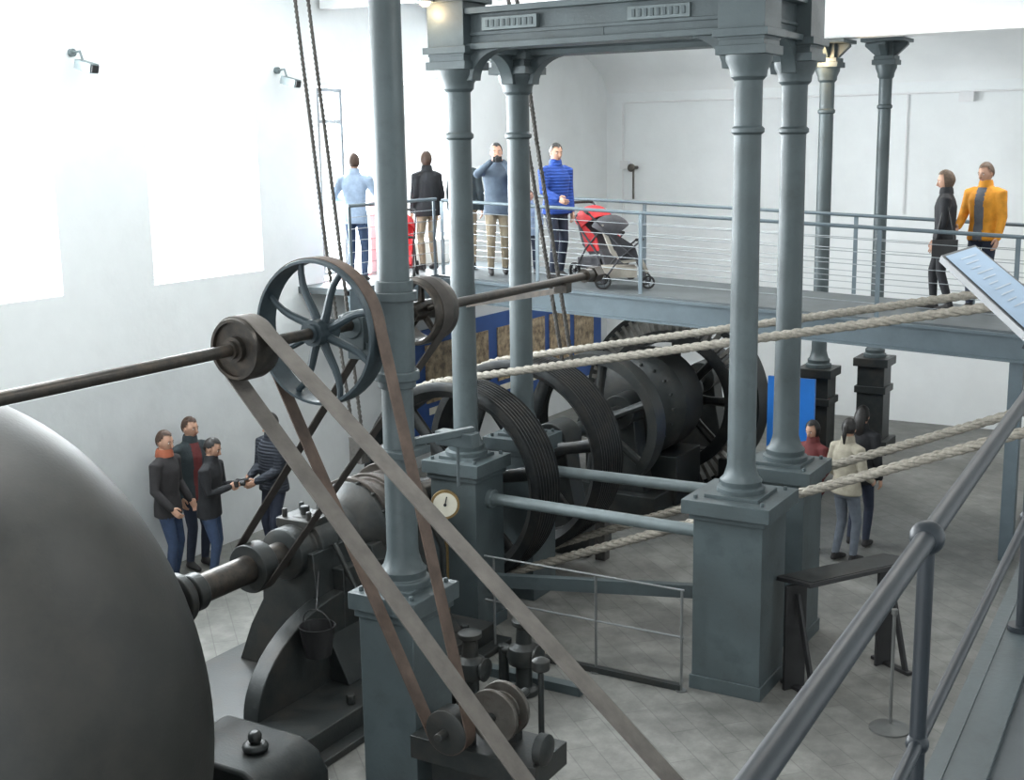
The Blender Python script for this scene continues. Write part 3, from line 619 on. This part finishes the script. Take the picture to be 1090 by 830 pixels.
        tb=w2+d*.02+sdv*.028; g.sweep([tb-sdv*.01,tb+d*.022+sdv*.022+pn*.008,tb+d*.048+sdv*.026+pn*.02,tb+d*.068+sdv*.018+pn*.03],[.013,.012,.0105,.008],8,0,rnd=True)
        g.done('hand_left' if sd<0 else 'hand_right',[SKIN],parent=root,ang=80)
    if prop=='camera':
        c=(arms[0][2]+arms[1][2])/2+V((0,.07,.03)); g=G(); g.box(c,(.12,.05,.075)); g.cyl(c+V((0,.02,0)),c+V((0,.09,0)),.032,n=20); g.sphere(c+V((0,0,.035)),(.025,.022,.02),10); g.done('camera',[M_black],bevel=.006,parent=root)
    if prop=='phone':
        c=(arms[0][2]+arms[1][2])/2+V((0,.08,.02)); g=G(); g.box(c,(.07,.13,.01)); g.done('phone',[M_black],bevel=.004,parent=root)
    if prop=='handbag':
        c=V((-.28,-.02,.80)); g=G(); g.box(c,(.10,.30,.22)); g.sweep([c+V((0,-.11,.1)),c+V((0.03,-.05,.38)),V((-.2,0,1.44)),c+V((0.03,.06,.38)),c+V((0,.11,.1))],.010,8); g.done('handbag',[M_black],bevel=.03,parent=root)
    return root
person('teenager_in_charcoal_jacket',(-9.80,9.34,0),-75,1.68,C_grj,C_jean,'short',HB,(-.2,.16,.93),(.2,.16,.93),stance=.03,puff=1.1,head=(-10,-8),collar=C_sc,shoe=C_sneak)
person('teenager_in_dark_coat',(-9.98,9.90,0),-100,1.70,C_teal,C_dj,'short',HB,(-.22,.08,.84),(.22,.08,.84),puff=1.08,shirt=C_redj,head=(10,-5))
person('teenager_with_camera',(-9.48,9.62,0),-70,1.58,C_black,C_jean,'short',HK,(-.07,.30,1.18),(.08,.30,1.18),stance=.05,puff=1.08,prop='camera',head=(0,-22),lean=.1,shoe=C_sneak)
person('teenager_in_puffer_jacket',(-9.26,10.42,0),165,1.72,C_navy,C_dj,'short',HK,(-.08,.27,1.02),(.07,.27,1.04),stance=-.02,puff=1.2,hem=.86,prop='phone',head=(5,-22))
def on(x,y,dzv=0): return (x,y,dz(x)+dzv)
person('woman_in_teal_jacket',on(-9.58,15.0),25,1.66,C_teal,C_khaki,'bob',HB,puff=1.12,hem=.86,female=True)
person('woman_in_dark_coat',on(-9.95,14.62),60,1.6,C_black,C_khaki,'bob',HB,puff=1.1,female=True,head=(-20,0))
person('man_taking_photograph',on(-8.94,14.8),215,1.74,C_grey,C_khaki,'short',HK,(-.07,.24,1.50),(.09,.24,1.50),prop='camera',stance=.05,puff=1.08)
person('man_in_blue_puffer',on(-8.12,14.95),245,1.76,C_blue,C_dj,'short',HK,(-.22,.06,.82),(.2,.32,1.05),stance=.05,puff=1.18,hem=.84,head=(-10,-6))
person('child_in_blue',on(-8.66,15.2),210,1.12,C_lb,C_dj,'short',HB,puff=1.1)
person('visitor_in_light_blue_top',on(-9.92,12.95,0.0),20,1.6,C_lb,C_jean,'short',HB,(-.2,.2,1.1),(.2,.3,1.2),head=(20,0))
person('woman_with_handbag',on(-3.18,15.3),100,1.60,C_black,C_black,'bob',HG,(-.22,.1,.86),(.22,.1,.86),stance=.10,puff=1.12,hem=.74,female=True,prop='handbag',head=(15,-12))
person('man_in_orange_jacket',on(-2.80,15.58),160,1.70,C_or,C_dj,'short',HG,(-.24,.1,.86),(.2,.22,1.0),stance=.06,puff=1.16,hem=.84,shirt=C_shirt,head=(-10,-12))
person('woman_in_cream_jacket',(-3.70,13.42,0),-25,1.60,C_cream,C_gj,'tail',HK,(-.2,.15,.95),(.2,.2,1.0),stance=.04,puff=1.12,hem=.84,female=True,head=(20,-10))
person('woman_in_black_coat',(-3.72,14.05,0),-10,1.62,C_black,C_dj,'long',HK,puff=1.08,female=True)
person('girl_in_dark_red_jacket',(-4.14,13.6,0),160,1.50,C_redj,C_dj,'bob',HK,(-.2,.2,.95),(.2,.2,.95),female=True,head=(0,-15))
# ------------------------------------------------------------ strollers
def stroller(loc,ang,fab,sc=1.0,seatm=None):
    g=G()
    for sx in(-.24,.24):
        for y,r in((-.28,.11),(.32,.09)):
            g.lathe([(-.018,r),(.018,r),(.018,r-.025),(-.018,r-.025)],(sx,y,r),X3,24,0,closed=True); g.cyl((sx-.02,y,r),(sx+.02,y,r),.025,n=12,mi=1)
            for k in range(5): a=2*pi*k/5; g.sweep([(sx,y,r),(sx,y+(r-.01)*cos(a),r+(r-.01)*sin(a))],.005,5,1)
        g.sweep([(sx*.95,.32,.1),(sx*.95,.18,.38),(sx*.95,-.1,.62),(sx*.95,-.38,.92),(sx*.9,-.46,1.0)],.013,8,1)
        g.sweep([(sx*.95,-.28,.11),(sx*.95,-.05,.42),(sx*.95,.2,.62)],.012,8,1)
        g.sweep([(sx*.9,-.46,1.0),(sx*.6,-.5,1.02)],.018,8,0)
    g.sweep([(-.22,-.48,1.01),(.22,-.48,1.01)],.018,8,0); g.sweep([(-.24,-.28,.11),(.24,-.28,.11)],.01,8,1)
    pf=[(.34,.22),(.24,.42),(.02,.40),(-.12,.50),(-.27,.86),(-.31,.85),(-.16,.46),(0,.34),(.22,.37),(.30,.2)]
    g.prism(pf,(0,0,0),Y3,Z3,.40,3)
    for sx in(-.2,.2): g.prism([(.2,.40),(-.05,.38),(-.26,.84),(-.1,.72),(.15,.56)],(sx,0,0),Y3,Z3,.02,2)
    g.box((0,-.05,.22),(.38,.45,.14),3)
    g.sweep([(-.22,.2,.62),(0,.27,.64),(.22,.2,.62)],.02,8,0)
    n=14;m=8;vs=[]
    for k in (1.0,.93):
        for j in range(m+1):
            t=rad(35)+rad(115)*j/m
            for i in range(n+1):
                ph=pi*i/n; rr=.30*k*sin(ph)**.6 if sin(ph)>0 else 0
                vs.append((.23*k*cos(ph),-.16+rr*cos(t),.68+rr*sin(t)))
    W=n+1;O=(m+1)*W;fs=[]
    for j in range(m):
        for i in range(n): fs+= [(j*W+i,j*W+i+1,(j+1)*W+i+1,(j+1)*W+i),(O+j*W+i,O+(j+1)*W+i,O+(j+1)*W+i+1,O+j*W+i+1)]
    for j in (0,m):
        for i in range(n): fs.append((j*W+i,j*W+i+1,O+j*W+i+1,O+j*W+i))
    g.add(vs,fs,2)
    M=Matrix.Translation(loc)@Matrix.Rotation(rad(ang),4,'Z')@Matrix.Scale(sc,4)
    return g.done('baby_stroller',[M_rub,M_greyf,fab,seatm or M_greyf],M=M)
stroller(on(-7.62,15.3),-115,M_red,1.0,M_greyf)
stroller(on(-7.02,14.70),-60,M_greyf,.95,M_beige)
stroller(on(-9.82,13.75),-150,M_red,.85,M_red)
# ------------------------------------------------------------ light
w=bpy.data.worlds.new('sky'); bpy.context.scene.world=w; w.use_nodes=True; bg=w.node_tree.nodes['Background']; bg.inputs[0].default_value=(.90,.96,1,1); bg.inputs[1].default_value=1.75
def area(name,loc,rot,sx,sy,e,col=(1,1,1)):
    l=bpy.data.lights.new(name,'AREA'); l.shape='RECTANGLE'; l.size=sx; l.size_y=sy; l.energy=e; l.color=col
    o=bpy.data.objects.new(name,l); o.location=loc; o.rotation_euler=rot; bpy.context.collection.objects.link(o)
for i,(a,b,za,zb) in enumerate(ops):
    area('window_daylight_%d'%(i+1),(XW-.52,(a+b)/2,(za+zb)/2),(0,rad(-90),0),zb-za,b-a,360,(.92,.97,1))
for i,(x,y) in enumerate(((-6.5,6),(-2,7),(-6.5,15),(-2,16),(-4.5,2))):
    area('ceiling_fill_%d'%(i+1),(x,y,ZT-.3),(0,0,0),1.6,.6,(44,52,60,75,44)[i],(1,.98,.95))  # added area lights under the ceiling to fill the interior, no real fixtures
# ------------------------------------------------------------ camera
F=1350.0; H=4.6; yaw=rad(30.6); pitch=math.atan(262/F); roll=.016
fh=V((-sin(yaw),cos(yaw),0)); R0=V((cos(yaw),sin(yaw),0)); Fw=(fh*cos(pitch)-Z3*sin(pitch)).normalized(); U0=R0.cross(Fw)
Rr=R0*cos(roll)-U0*sin(roll); U=U0*cos(roll)+R0*sin(roll)
cd=bpy.data.cameras.new('camera'); co=bpy.data.objects.new('camera',cd); bpy.context.collection.objects.link(co)
Mx=Matrix((Rr,U,-Fw)).transposed().to_4x4(); Mx.translation=(0,0,H); co.matrix_world=Mx
cd.sensor_width=36; cd.lens=F*36/1090; cd.clip_start=.05; cd.clip_end=200
sc=bpy.context.scene; sc.camera=co
sc.view_settings.view_transform='Standard'; sc.view_settings.exposure=.28
